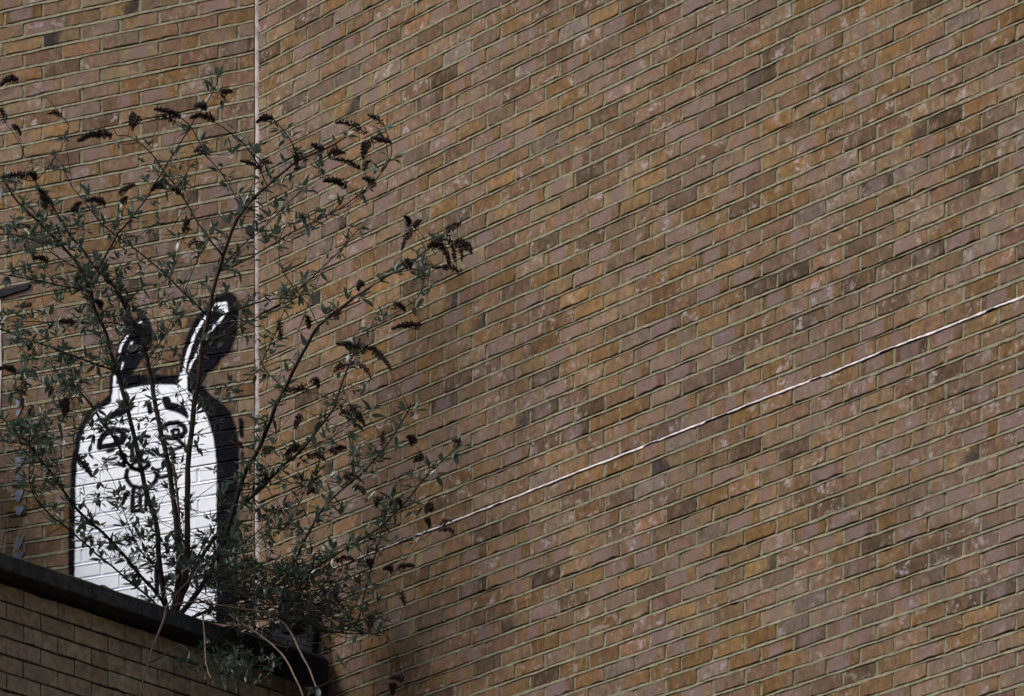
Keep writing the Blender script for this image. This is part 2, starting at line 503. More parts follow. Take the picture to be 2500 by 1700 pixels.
wobble_strip('sealant_strip', right_wall, lambda t: (0.001, -0.001, 9.2 + 4.6 * t), 260, 0.029, 0.006, M_SEAL, 1.5)
mesh_obj('open_joint', [(-0.013, -0.004, 9.2), (-0.005, -0.004, 9.2), (-0.005, -0.004, 13.8), (-0.013, -0.004, 13.8)], [(0, 1, 2, 3)], M_DARKGAP, left_wall)

# ------------------------------------------------------------------ the painted rabbit (a skin of paint over bricks and joints)
def build_paint():
    ca, sa = math.cos(ROT_L), math.sin(ROT_L)
    rowmap = {r: (zb, e) for r, zb, e in rows_l}
    G = lambda X, Y: (100 + X / 3.761, 880 + Y / 3.761)
    E = lambda X, Y: (260 + X / 5.642, 680 + Y / 5.642)
    P = lambda X, Y: (X / 2.582, 1250 + Y / 2.582)
    step = 0.0052
    x0, x1, z0, z1 = -1.20, -0.045, 9.35, 11.62
    nx, nz = int((x1 - x0) / step), int((z1 - z0) / step)
    xs = np.linspace(x0, x1, nx + 1); zs = np.linspace(z0, z1, nz + 1)
    XX, ZZ = np.meshgrid(xs, zs)
    wx = CORNER.x + ca * XX; wy = CORNER.y + sa * XX
    U = 1250 + F * wx / wy; W = HORIZON - F * (ZZ - EYE) / wy
    # uneven spray edge
    jit = np.zeros_like(U)
    for k, (fx, fz, ph) in enumerate([(0.11, 0.07, 0.3), (0.05, 0.13, 1.7), (0.21, 0.19, 4.0)]):
        jit += np.sin(U * fx + W * fz * 0.6 + ph) * np.cos(W * fz - U * fx * 0.4 + ph * 2) * (1.0, 0.8, 0.5)[k]
    U = U + jit * 0.8; W = W + jit * 0.6
    def inside(poly):
        r = np.zeros(U.shape, bool); n = len(poly); dmin = np.full(U.shape, 1e9)
        for i in range(n):
            (ax, ay), (bx, by) = poly[i], poly[(i + 1) % n]
            cond = ((ay > W) != (by > W))
            xi = ax + (W - ay) / ((by - ay) if abs(by - ay) > 1e-9 else 1e-9) * (bx - ax)
            r ^= cond & (U < xi)
            dmin = np.minimum(dmin, seg(ax, ay, bx, by))
        return np.where(r, -dmin, dmin)
    def seg(ax, ay, bx, by):
        dx, dy = bx - ax, by - ay; L2 = dx * dx + dy * dy + 1e-9
        t = np.clip(((U - ax) * dx + (W - ay) * dy) / L2, 0, 1)
        return np.hypot(U - ax - t * dx, W - ay - t * dy)
    def stroke(pts, w0, w1=None):
        w1 = w0 if w1 is None else w1; d = np.full(U.shape, 1e9); n = len(pts) - 1
        for i in range(n):
            wv = w0 + (w1 - w0) * (i + 0.5) / n
            d = np.minimum(d, seg(*pts[i], *pts[i + 1]) - wv / 2)
        return d
    soft = lambda d, s: np.clip(0.5 - d / s, 0, 1)
    white = np.zeros(U.shape); alpha = np.zeros(U.shape)
    def lay(d, colour, s):
        nonlocal white, alpha
        a = soft(d, s)
        white = white * (1 - a) + colour * a if colour in (0, 1) else white
        alpha = np.maximum(alpha, a)
    g = lambda L: [G(*p) for p in L]; e = lambda L: [E(*p) for p in L]; pp = lambda L: [P(*p) for p in L]
    # black silhouette: body with cast-shadow side, ears
    lay(inside(g([(250,2400),(258,1600),(265,1250),(290,900),(330,680),(400,520),(480,440),(560,385),(632,320),(634,140),(760,130),(1000,135),(1260,140),(1350,100),(1470,110),(1475,225),(1560,320),(1650,380),(1740,480),(1790,620),(1815,800),(1812,1000),(1805,1300),(1800,2400)])), 0, 5)
    lay(inside(e([(980,1380),(1050,1000),(1130,750),(1230,560),(1340,420),(1430,320),(1520,245),(1640,190),(1740,205),(1800,290),(1805,450),(1800,700),(1785,800),(1700,1000),(1550,1150),(1380,1310),(1310,1460)])), 0, 7)
    lay(inside(e([(60,1500),(70,1300),(130,1050),(190,880),(270,740),(400,570),(460,505),(540,500),(600,600),(640,750),(620,900),(560,1010),(470,1130),(330,1330),(220,1450)])), 0, 6)
    # white body
    lay(inside(g([(318,2400),(316,1600),(322,1200),(338,950),(364,760),(422,590),(500,500),(570,440),(652,385),(662,290),(670,215),(720,225),(740,290),(850,252),(1000,225),(1150,226),(1262,228),(1280,120),(1345,120),(1348,290),(1400,320),(1480,420),(1540,560),(1580,700),(1603,830),(1615,1000),(1615,1300),(1612,2400)])), 1, 3)
    # ears: white strokes
    lay(stroke(e([(1060,1420),(1075,1260),(1110,1100),(1190,850),(1260,700),(1350,560),(1430,470),(1530,385),(1620,350),(1660,390),(1640,470),(1580,570),(1510,640),(1430,740),(1370,850),(1300,930),(1230,1070),(1170,1180),(1130,1330)]), 7.2, 4.6), 1, 2.5)
    lay(stroke(e([(1540,380),(1630,370),(1640,440)]), 16), 1, 3)
    lay(stroke(e([(1570,470),(1520,520)]), 12), 0, 4)
    lay(stroke(e([(110,1520),(120,1360)]), 7), 1, 2.5)
    lay(stroke(e([(185,1010),(215,930),(250,860),(310,770)]), 5), 1, 2.5)
    lay(stroke(e([(215,1250),(230,1170)]), 4.5, 5), 1, 2.5)
    lay(stroke(e([(320,970),(360,890)]), 5, 6), 1, 2.5)
    lay(stroke(e([(450,600),(470,600)]), 6), 1, 3)
    # face, in black
    K = lambda pts, w0, w1=None: lay(stroke(g(pts), 1.38 * w0 / 3.761, None if w1 is None else 1.38 * w1 / 3.761), 0, 2.2)
    K([(590,548),(650,515),(720,480),(820,420)], 18, 70)
    K([(1155,370),(1175,420),(1250,440),(1300,460)], 58, 60); K([(1290,460),(1325,490),(1342,515)], 50, 20)
    K([(995,400),(1005,480)], 34)
    K([(545,805),(545,745),(590,675),(660,640),(735,648),(772,695),(745,755),(670,780),(560,800)], 40)
    K([(690,700),(720,740),(690,745)], 30)
    K([(615,838),(665,822)], 24); K([(575,905),(620,920),(700,895)], 20)
    K([(1120,620),(1180,580),(1260,575),(1318,608),(1330,655),(1290,700),(1215,715),(1100,705)], 36)
    K([(1205,655),(1230,635),(1265,640),(1270,680),(1225,690),(1205,655)], 24)
    K([(1250,715),(1290,760),(1335,800)], 28); K([(1150,815),(1220,826),(1290,800)], 24)
    K([(1030,820),(1080,865)], 26)
    K([(995,705),(930,690),(870,730),(840,790),(850,880),(880,930)], 30)
    K([(828,965),(860,935),(915,925),(985,935),(1000,965),(960,995),(880,1005),(830,990),(828,965)], 30)
    K([(795,1010),(785,1080),(830,1150),(900,1170),(1000,1165),(1060,1110),(1072,1050)], 30)
    K([(1050,1030),(1100,1080),(1180,1060),(1220,990),(1190,940),(1130,970)], 26)
    K([(855,1180),(842,1390)], 30); K([(842,1385),(970,1376)], 34); K([(912,1190),(916,1370)], 26); K([(965,1376),(972,1190)], 24)
    KP = lambda pts, w: lay(stroke(pp(pts), w / 2.582), 0, 2.5)
    KP([(992,345),(992,520)], 34); KP([(1035,480),(1050,415),(1120,405),(1200,420),(1300,400),(1345,470)], 30); KP([(1240,430),(1250,500)], 26)
    # stray dashes beside it
    lay(stroke(g([(1832,545),(1842,690)]), 9), 0, 3); lay(stroke(g([(1852,835),(1850,960)]), 4.5), 0, 3)
    lay(stroke(g([(1852,960),(1845,1250)]), 3.2), 0, 3)
    # blue-black patches at the sealant further down
    lay(stroke([(612, 1358), (616, 1385)], 14), 0, 4)
    # relief: over bricks slightly proud, into the sloping bed joints and shallow perpends
    Y = np.full(XX.shape, -0.0042)
    hj = JOINT / 2
    ri = np.rint((ZZ - Z0) / MOD).astype(int)
    dz = ZZ - (Z0 + ri * MOD)
    t = np.clip((hj - dz) / JOINT, 0, 1)
    bed = np.abs(dz) < hj + 0.001
    Y = np.where(bed, 0.0035 + (-0.0075 - 0.0035) * t + 0.0, Y)
    rr = np.floor((ZZ - Z0) / MOD).astype(int)
    for r in np.unique(rr):
        if r not in rowmap: continue
        for (a, b) in rowmap[r][1]:
            for q in (a, b):
                m = (rr == r) & (np.abs(XX - (q + (-hj if q == a else hj))) < hj - 0.001) & ~bed
                Y = np.where(m, 0.0005, Y)
    keep = alpha > 0.02
    cell = keep[:-1, :-1] | keep[1:, :-1] | keep[:-1, 1:] | keep[1:, 1:]
    W1 = nx + 1
    idx = np.full(U.size, -1); used = np.zeros(U.shape, bool)
    for sl in ((slice(None, -1), slice(None, -1)), (slice(1, None), slice(None, -1)), (slice(None, -1), slice(1, None)), (slice(1, None), slice(1, None))):
        used[sl] |= cell
    uf = used.ravel(); idx[uf] = np.arange(uf.sum())
    verts = np.stack([XX.ravel()[uf], Y.ravel()[uf], ZZ.ravel()[uf]], 1)
    jj, ii = np.nonzero(cell); b = jj * W1 + ii
    faces = np.stack([idx[b], idx[b + 1], idx[b + 1 + W1], idx[b + W1]], 1)
    o = mesh_obj('painted_rabbit', verts.tolist(), faces.tolist(), M_PAINT, left_wall)
    at = o.data.attributes.new('paint', 'FLOAT_COLOR', 'POINT')
    n = int(uf.sum()); arr = np.zeros((n, 4), np.float32)
    arr[:, 0] = white.ravel()[uf]; arr[:, 1] = alpha.ravel()[uf]; arr[:, 3] = 1
    at.data.foreach_set('color', arr.ravel())
    o['label'] = 'white spray-painted rabbit with thick black outline and side shadow'
build_paint()

# pieces let into the left end of that wall
def on_left(x, y):
    """photo pixel -> (local x, z) on the left wall plane"""
    u = (x - 1250.0) / F
    ca, sa = math.cos(ROT_L), math.sin(ROT_L)
    # CORNER.x + ca*s = u*(CORNER.y + sa*s)
    s = (u * CORNER.y - CORNER.x) / (ca - u * sa)
    d = CORNER.y + sa * s
    return s, EYE + (HORIZON - y) / F * d

def left_slab(name, pts, y0, y1, mat):
    L = [on_left(*p) for p in pts]; n = len(L)
    V = [(s, y0, z) for s, z in L] + [(s, y1, z) for s, z in L]
    Fc = [tuple(range(n)), tuple(range(2 * n - 1, n - 1, -1))] + [(i, n + i, n + (i + 1) % n, (i + 1) % n) for i in range(n)]
    return mesh_obj(name, V, Fc, mat, left_wall)
for (cy, w, h) in ((985, 16, 20), (1010, 13, 16), (1048, 24, 26), (1131, 26, 28), (1172, 25, 28), (1213, 22, 30), (1248, 26, 24), (1328, 28, 30), (1366, 27, 30)):
    x = 40 if cy < 1100 else 38
    if cy > 1300: x = 34
    left_slab('slate_wedge', [(x, cy - h * 0.42), (x + w, cy - h * 0.60), (x + w * 0.72, cy), (x + w * 0.38, cy + h * 0.5), (x + w * 0.08, cy + h * 0.3)], -0.006, 0.002, M_BLUE)
left_slab('paint_spot', [(600, 556), (607, 550), (616, 551), (620, 560), (618, 572), (609, 577), (601, 570)], -0.0052, 0.0, M_LEAD)
left_slab('lead_flashing', [(-90, 722), (-40, 716), (0, 709), (35, 703), (76, 694), (72, 706), (40, 716), (5, 727), (-40, 735), (-90, 742)], -0.014, 0.002, M_LEAD)
left_slab('sealant_strip', [(-6, 735), (3, 732), (5, 900), (1, 1020), (-6, 1025)], -0.004, 0.002, M_SEAL)
for (x, y, w) in ((34, 748, 42), (26, 795, 30), (12, 1080, 30), (30, 1187, 26), (20, 1260, 45)):
    left_slab('missing_mortar', [(x, y), (x + w, y - w * 0.19 - 2), (x + w, y - w * 0.19 + 5), (x + w * 0.4, y + 3)], -0.0045, 0.0, M_DARKGAP)

# ------------------------------------------------------------------ low parapet wall with coping
ROT_P = math.radians(53.4)
P0 = px(200, 1600, 28.4)
PCA, PSA = math.cos(ROT_P), math.sin(ROT_P)
low_wall = thing('parapet_wall', 'low pale brick parapet with dark joints and a dark mossy concrete coping', 'parapet wall', (P0.x, P0.y, 0), ROT_P)
LMOD, LPITCH, LJ = 0.0787, 0.234, 0.008
LOWV = Variants(LPITCH - LJ, LMOD - LJ, 24, 5, LOWPAL, rough=0.6, dat=(0.0, 0.0, 0.0))
def par_s(x):    # photo column -> distance along the parapet's front
    u = (x - 1250.0) / F
    return (u * P0.y - P0.x) / (PCA - u * PSA)
S_END = par_s(752)
Z_LOW = 9.253
rows_p = build_wall(low_wall, (P0.x, P0.y), ROT_P, -3.0, S_END, Z_LOW, LMOD, LPITCH, LJ, (-22, 1), par_s(0) + 0.046 - LPITCH / 2, LOWV, lambda rng, x, z: rng.randrange(24), 300, 420, random.Random(31), drift=0.002)
mesh_obj('mortar_bed', box_v(-14.0, S_END, 0.030, 0.24, 0.0, Z_LOW + LMOD + 0.02), BOX_F, M_DARKMORTAR, low_wall)
bed_mortar(low_wall, rows_p, LJ, 5.0, M_DARKMORTAR, proud=-0.001, recess=0.008, perp=0.004, mod=LMOD)
Z_CB, Z_CT = 9.352, 9.430
def coping_stone(s0, s1, seed):
    rng = random.Random(seed); V = []; Fc = []
    n = 14
    prof = [(0.22, Z_CB), (-0.100, Z_CB), (-0.105, Z_CB + 0.004), (-0.105, Z_CT - 0.008), (-0.095, Z_CT), (0.12, Z_CT + 0.006), (0.28, Z_CT)]
    m = len(prof)
    for i in range(n + 1):
        s = s0 + (s1 - s0) * i / n
        for k, (y, z) in enumerate(prof):
            q = Vector((s * 14, k * 2.1, seed))
            V.append((s, y + 0.003 * mnoise.noise(q), z + 0.003 * mnoise.noise(q + Vector((4, 4, 4)))))
    for i in range(n):
        for k in range(m):
            k2 = (k + 1) % m
            Fc.append((i * m + k, (i + 1) * m + k, (i + 1) * m + k2, i * m + k2))
    Fc.append(tuple(range(m))); Fc.append(tuple(n * m + k for k in range(m - 1, -1, -1)))
    return mesh_obj('coping_stone', V, Fc, M_COPING, low_wall)
s = par_s(640)
for k in range(6):
    coping_stone(s - 0.90 + 0.003, s, 40 + k); s -= 0.90

# felted end of the parapet where it meets the tall wall
felt = thing('felt_upstand', 'dark bitumen felt upstand dressed over the parapet end against the tall wall', 'roof upstand', (CORNER.x, CORNER.y, 0), ROT_R)
RCA, RSA = math.cos(ROT_R), math.sin(ROT_R)
def on_right(x, y):
    u = (x - 1250.0) / F
    s = (u * CORNER.y - CORNER.x) / (RCA - u * RSA)
    return s, EYE + (HORIZON - y) / F * (CORNER.y + RSA * s)
def right_slab(name, pts, y0, y1, mat, parent):
    L = [on_right(*p) for p in pts]; n = len(L)
    V = [(s, y0, z) for s, z in L] + [(s, y1, z) for s, z in L]
    Fc = [tuple(range(n)), tuple(range(2 * n - 1, n - 1, -1))] + [(i, n + i, n + (i + 1) % n, (i + 1) % n) for i in range(n)]
    return mesh_obj(name, V, Fc, mat, parent)
right_slab('felt_sheet', [(660, 1535), (737, 1512), (738, 1622), (734, 1720), (660, 1720)], -0.030, -0.003, M_LEAD, felt)
right_slab('felt_sheet', [(739, 1511), (782, 1496), (781, 1560), (771, 1622), (738, 1624)], -0.033, -0.003, M_LEAD, felt)
right_slab('felt_sheet', [(740, 1628), (771, 1625), (764, 1720), (738, 1720)], -0.036, -0.003, M_LEAD, felt)
# the felt over the end of the coping
def felt_cap():
    n = 16; V = []; Fc = []
    a, b = par_s(528), S_END
    for i in range(n + 1):
        t = i / n; s = a + (b - a) * t
        dz = 0.014 * mnoise.noise(Vector((s * 7, 1, 2))); dy = 0.012 * mnoise.noise(Vector((s * 9, 5, 2)))
        for (y, z) in ((-0.118 + dy, Z_CB - 0.045 - 0.05 * t + dz), (-0.124 + dy, Z_CT - 0.01), (-0.10, Z_CT + 0.018 + dz * 0.4), (0.14, Z_CT + 0.026), (0.27, Z_CT + 0.008)):
            V.append((s, y, z))
    for i in range(n):
        for k in range(4):
            o = i * 5 + k; Fc.append((o, o + 5, o + 6, o + 1))
    o = mesh_obj('felt_cap', V, Fc, M_LEAD, low_wall, True)
    return o
felt_cap()

# flat roof behind the parapet
rf = [(P0.x - PCA * 4 - PSA * 0.2, P0.y - PSA * 4 + PCA * 0.2, 9.30), (P0.x + PCA * S_END - PSA * 0.2, P0.y + PSA * S_END + PCA * 0.2, 9.30), (CORNER.x, CORNER.y, 9.30),
      (CORNER.x - math.cos(ROT_L) * 5.4, CORNER.y - math.sin(ROT_L) * 5.4, 9.30)]
rv = rf + [(x, y, 9.14) for x, y, z in rf]
ro = mesh_obj('roof', rv, [(0, 1, 2, 3), (7, 6, 5, 4), (0, 4, 5, 1), (1, 5, 6, 2), (2, 6, 7, 3), (3, 7, 4, 0)], M_FELT); ro['kind'] = 'structure'

# ridge tile lying on the coping
def ridge():
    c = px(252, 1462, 28.62)
    t = thing('ridge_tile', 'dark folded ridge tile lying on the parapet coping below the rabbit', 'roof tile', (c.x, c.y, Z_CT + 0.007), math.radians(26))
    def fold(name, prof, y0, y1, mat):
        n = len(prof)
        V = [(x, y0, z) for x, z in prof] + [(x, y1, z) for x, z in prof]
        Fc = [tuple(range(n)), tuple(range(2 * n - 1, n - 1, -1))] + [(i, n + i, n + (i + 1) % n, (i + 1) % n) for i in range(n)]
        return mesh_obj(name, V, Fc, mat, t)
    fold('near_flange', [(-0.082, 0.0), (-0.012, 0.066), (0.010, 0.066), (-0.058, 0.0)], 0.0, 0.10, M_LEAD)
    fold('edge_strip', [(-0.056, 0.002), (0.008, 0.062), (0.022, 0.057), (-0.030, 0.002)], -0.004, 0.03, M_PALEWOOD)
    fold('long_flange', [(0.011, 0.066), (0.022, 0.062), (0.165, -0.004), (0.130, -0.004), (0.024, 0.045), (0.0, 0.045)], 0.004, 0.12, M_COPING)
ridge()

# black rubber outlet hood standing by the upstand
def hood():
    c = px(711, 1492, 29.66)
    V = []; Fc = []; n = 14; prof = [(0.060, -0.10), (0.060, -0.02), (0.057, 0.025), (0.048, 0.060), (0.034, 0.085), (0.014, 0.097)]
    for (r, z) in prof:
        for k in range(n):
            a = 2 * math.pi * k / n; q = Vector((math.cos(a) * 2, math.sin(a) * 2, z * 30)); r2 = r * (1 + 0.16 * mnoise.noise(q)); V.append((r2 * math.cos(a) - z * 0.12, r2 * math.sin(a), z))
    for j in range(len(prof) - 1):
        for k in range(n):
            Fc.append((j * n + k, j * n + (k + 1) % n, (j + 1) * n + (k + 1) % n, (j + 1) * n + k))
    Fc.append(tuple((len(prof) - 1) * n + k for k in range(n)))
    o = mesh_obj('vent_hood', V, Fc, M_BLACK, None, True); o.location = c
    tag(o, 'rounded black vent hood half hidden behind the felt upstand', 'vent')
hood()

# ------------------------------------------------------------------ buddleia
bush = thing('butterfly_bush', 'straggly butterfly bush with grey-green leaves and dark dried flower heads rooted in the parapet', 'shrub', px(418, 1535, 29.15))
BINV = Matrix.Translation(-Vector(bush.location))
ALLPTS = []     # (px, py, point, radius)
LEAVES = []     # (point, direction, up, length)
TWIGS = []      # thin side shoots: (size, verts, faces, material)
HEADS = []      # (point, direction, length, sag)
rb = random.Random(99)

def smooth_path(P, sub=5):
    out = []
    n = len(P)
    for i in range(n - 1):
        p0 = P[max(0, i - 1)]; p1 = P[i]; p2 = P[i + 1]; p3 = P[min(n - 1, i + 2)]
        for k in range(sub):
            t = k / sub
            out.append(0.5 * ((2 * p1) + (p2 - p0) * t + (2 * p0 - 5 * p1 + 4 * p2 - p3) * t * t + (3 * p1 - p0 - 3 * p2 + p3) * t * t * t))
    out.append(P[-1]); return out

def tube(name, P, r0, r1, mat, sides=6):
    V = []; Fc = []; n = len(P)
    up = Vector((0.3, -1, 0.2)).normalized()
    for i in range(n):
        t = (P[min(n - 1, i + 1)] - P[max(0, i - 1)]).normalized()
        a = t.cross(up)
        if a.length < 1e-3: a = t.cross(Vector((1, 0, 0)))
        a.normalize(); b = t.cross(a)
        r = r0 + (r1 - r0) * i / (n - 1)
        r *= 1 + 0.10 * mnoise.noise(P[i] * 40)
        for k in range(sides):
            an = 2 * math.pi * k / sides
            V.append(P[i] + (a * math.cos(an) + b * math.sin(an)) * r - Vector(bush.location))
    for i in range(n - 1):
        for k in range(sides):
            Fc.append((i * sides + k, i * sides + (k + 1) % sides, (i + 1) * sides + (k + 1) % sides, (i + 1) * sides + k))
    Fc.append(tuple(range(sides - 1, -1, -1))); Fc.append(tuple((n - 1) * sides + k for k in range(sides)))
    if name == 'twig':
        TWIGS.append((r0 * sum((P[i] - P[i-1]).length for i in range(1, n)), V, Fc, mat)); return None
    return mesh_obj(name, V, Fc, mat, bush, True)

def right_limit(x):   # depth of the tall right wall at a photo column
    return D_C * 10497.0 / (x + 9870.0)
def left_limit(x):
    return D_C * (627 + 26352.0) / (x + 26352.0)
def safe(x, d):
    lim = right_limit(x) if x > 627 else left_limit(x)
    return min(d, lim - 0.10)

def cluster(p, t, n, size):
    """axillary tuft: leaves in a spray around the growing direction"""
    t = t.normalized()
    for k in range(n):
        d = (t * rb.uniform(0.15, 0.9) + Vector((rb.gauss(0, 0.75), rb.gauss(0, 0.75), rb.gauss(0.15, 0.55)))).normalized()
        L = size * rb.uniform(0.55, 1.15)
        LEAVES.append((p + d * rb.uniform(0.0, 0.012), d, L))

def head(p, d, L):
    HEADS.append((p, d.normalized(), L))

def stem(pts, d1, r0, r1, mat=None, leaf=1.0, d0=None, name='stem', attach=True, size=0.058, gap=0.064, tip=True, bare=0.0):
    n = len(pts)
    start = None
    if attach and ALLPTS:
        best = min(ALLPTS, key=lambda q: (q[0] - pts[0][0]) ** 2 + (q[1] - pts[0][1]) ** 2)
        if math.hypot(best[0] - pts[0][0], best[1] - pts[0][1]) < 34: start = best
    if d0 is None: d0 = start[2].y if start else 29.3
    P = []
    acc = [0.0]
    for i in range(1, n): acc.append(acc[-1] + math.hypot(pts[i][0] - pts[i-1][0], pts[i][1] - pts[i-1][1]))
    for i, (x, y) in enumerate(pts):
        t = acc[i] / acc[-1]
        d = d0 + (d1 - d0) * t + 0.05 * math.sin(t * 5 + x * 0.01) * (t > 0)
        P.append(px(x, y, safe(x, d)))
    if start:
        P[0] = start[2].copy()
    Q = smooth_path(P)
    for i in range(1, len(Q)):
        Q[i] = Q[i] + Vector((mnoise.noise(Q[i] * 13), mnoise.noise(Q[i] * 13 + Vector((9, 0, 0))), mnoise.noise(Q[i] * 13 + Vector((0, 9, 0))))) * 0.0035
    tube(name, Q, r0, r1, mat or M_STEM, 7 if r0 > 0.008 else 5)
    for i, q in enumerate(Q):
        X, Y = proj(q); ALLPTS.append((X, Y, q, r0 + (r1 - r0) * i / len(Q)))
    if leaf > 0:
        travelled = 0.0; nxt = gap * rb.uniform(0.3, 1.0)
        total = sum((Q[i] - Q[i-1]).length for i in range(1, len(Q)))
        for i in range(1, len(Q)):
            seg = (Q[i] - Q[i-1]).length; travelled += seg
            while travelled > nxt:
                f = 1 - (travelled - nxt) / max(seg, 1e-6)
                p = Q[i-1].lerp(Q[i], f); t = (Q[i] - Q[i-1]).normalized()
                if nxt / total > bare:
                    side = t.cross(Vector((rb.gauss(0, 1), rb.gauss(0, 1), rb.gauss(0, 1)))).normalized()
                    for sgn in (1, -1):
                        if rb.random() < 0.88 * leaf:
                            out = (side * sgn + t * 0.7 + Vector((0, 0, 0.25))).normalized()
                            tl = rb.uniform(0.006, 0.035)
                            if tl > 0.022:
                                tube('twig', [p, p + out * tl * 0.5 + Vector((0, 0, 0.002)), p + out * tl], 0.0016, 0.001, M_STEM, 4)
                            cluster(p + out * tl, out, rb.randint(4, 7), size)
                nxt += gap * rb.uniform(0.7, 1.35)
        if tip: cluster(Q[-1], Q[-1] - Q[-2], rb.randint(5, 8), size * 1.05)
    return Q

root = (416, 1532)
D = 29.15
# --- main stems, traced from the photograph, each with its own depth
A = stem([root, (392,1400), (382,1279), (366,1234), (353,1186), (334,1093), (307,981), (286,907), (275,876), (259,813), (234,762), (221,712), (190,645), (152,601), (96,545), (46,496), (14,447)], 28.7, 0.0135, 0.0045, M_STEM_RED, 0.55, D, bare=0.35)
B = stem([root, (436,1400), (432,1295), (411,1135), (395,1066), (382,1000), (368,920), (355,860), (345,823), (304,747), (278,702), (240,661), (202,611), (161,560), (124,496), (100,465)], 29.0, 0.0140, 0.004, M_STEM_RED, 0.55, D, bare=0.3, tip=False)
Cc = stem([root, (455,1400), (457,1295), (459,1146), (472,1013), (483,933), (494,845), (506,788), (519,712), (532,664), (551,607), (569,558), (589,521), (631,472), (660,447), (727,394), (798,362), (845,335)], 28.6, 0.0150, 0.004, M_STEM_RED, 0.7, D, bare=0.35)
C2 = stem([root, (447,1440), (440,1330), (436,1240), (428,1170), (420,1100)], 29.5, 0.009, 0.005, M_STEM_RED, 0.4, D, tip=False)
Dd = stem([root, (500,1420), (550,1310), (594,1164), (625,1109), (643,1069), (660,1029), (676,983), (695,951), (721,894), (748,848), (778,796), (854,735), (892,709), (953,671), (994,652), (1032,618), (1070,590)], 28.2, 0.0125, 0.004, M_STEM, 0.75, D, bare=0.3)
Ee = stem([root, (480,1380), (550,1280), (616,1213), (689,1139), (735,1099), (802,1015), (818,988), (842,916), (870,850)], 28.6, 0.0095, 0.003, M_STEM, 0.8, D, bare=0.25)
Ff = stem([root, (560,1470), (683,1425), (749,1310), (798,1230), (887,1151), (949,1080), (993,1009), (1002,985)], 28.3, 0.008, 0.0022, M_STEM, 0.75, D, bare=0.2, tip=False)
Gg = stem([(683,1430), (749,1399), (860,1328), (927,1288), (993,1222), (1029,1177), (1060,1142), (1122,1089)], 28.15, 0.006, 0.002, M_STEM, 0.8, tip=False)
Hh = stem([(683,1492), (772,1474), (860,1461), (949,1412), (1037,1301)], 28.2, 0.004, 0.0015, M_STEM_RED, 0.25, 29.2, tip=False)
stem([(772,1474), (860,1532), (891,1443), (935,1284), (958,1222)], 28.4, 0.004, 0.0018, M_STEM, 0.5, 29.0, tip=False)
L1 = stem([root, (395,1467), (333,1393), (271,1320), (194,1250), (156,1199), (129,1159), (100,1125), (68,1081), (41,1058), (10,1025)], 28.4, 0.0085, 0.003, M_STEM, 0.85, D, bare=0.2)
L2 = stem([root, (372,1467), (271,1382), (186,1308), (116,1250), (75,1190), (72,1100), (72,1040)], 28.4, 0.006, 0.002, M_STEM, 0.8, D, bare=0.15)
L3 = stem([(334,1160), (313,1133), (291,1090), (270,1058), (249,1029), (228,997), (201,965), (174,944), (148,930)], 28.9, 0.008, 0.004, M_STEM, 0.55, tip=False)
L4 = stem([(284,905), (158,861), (95,838), (47,823), (0,804), (-60,780)], 28.5, 0.0045, 0.0025, M_STEM, 0.95)
L5 = stem([(345,823), (297,794), (253,788), (158,788), (60,785), (-30,783)], 28.9, 0.004, 0.002, M_STEM, 0.8)
L6 = stem([(205,715), (142,696), (63,680), (0,668), (-60,650)], 28.4, 0.0045, 0.002, M_STEM, 0.95)
L7 = stem([(245,668), (190,655), (127,617), (110,590)], 28.8, 0.003, 0.0018, M_STEM, 0.5, tip=False)
L8 = stem([(152,601), (90,590), (40,575), (-30,570)], 28.4, 0.004, 0.002, M_STEM, 0.9)
# --- upper branches
T1 = stem([(519,775), (453,718), (402,668), (348,623), (285,576), (248,546), (199,486), (170,447), (149,397)], 29.0, 0.0055, 0.0018, M_STEM, 0.35, tip=False)
T2 = stem([(545,628), (538,620), (489,553), (440,472), (401,418), (376,383), (340,348), (312,332), (285,331)], 28.8, 0.0055, 0.0022, M_STEM, 0.4, tip=False)
T3 = stem([(589,521), (567,465), (532,411), (496,376)], 28.9, 0.004, 0.0022, M_STEM, 0.6, tip=False)
T4 = stem([(240,661), (285,576), (305,553), (355,486), (397,418), (447,337), (475,294), (504,252), (528,209), (530,188)], 28.7, 0.005, 0.002, M_STEM_RED, 0.7)
T5 = stem([(500,384), (493,358), (465,309), (440,286)], 28.8, 0.0035, 0.002, M_STEM, 0.5, tip=False)
T6 = stem([(652,452), (630,405), (599,355), (550,316), (523,296)], 28.5, 0.0038, 0.002, M_STEM, 0.7, tip=False)
T7 = stem([(727,394), (709,340), (667,291)], 28.4, 0.0036, 0.002, M_STEM, 0.6, tip=False)
T8 = stem([(551,665), (587,642), (654,604), (727,561), (799,526), (860,489), (930,424), (957,370), (940,318)], 28.3, 0.0048, 0.0018, M_STEM, 0.6, 29.2, tip=False)
T9 = stem([(510,782), (560,763), (627,739), (708,720), (748,690), (829,612), (877,557)], 28.6, 0.005, 0.002, M_STEM, 0.75)
T10 = stem([(500,850), (560,814), (614,782), (689,739), (748,694)], 28.9, 0.0045, 0.0025, M_STEM, 0.6, tip=False)
T11 = stem([(772,800), (754,747), (711,693), (689,658), (681,615), (686,575), (700,551)], 28.6, 0.003, 0.0018, M_STEM, 0.15)
T12 = stem([(721,886), (724,816), (732,798), (754,736), (783,664), (818,577), (860,497)], 28.55, 0.003, 0.002, M_STEM_PALE, 0.0)
T13 = stem([(686,948), (646,902), (643,875), (662,838), (678,800), (700,740)], 28.7, 0.0034, 0.0018, M_STEM, 0.5, tip=False)
T14 = stem([(953,671), (1030,660), (1021,724), (956,770), (900,800)], 28.2, 0.0034, 0.0016, M_STEM, 0.55)
T15 = stem([(532,664), (585,605), (640,560), (720,480), (790,430)], 28.8, 0.0035, 0.0016, M_STEM, 0.65)
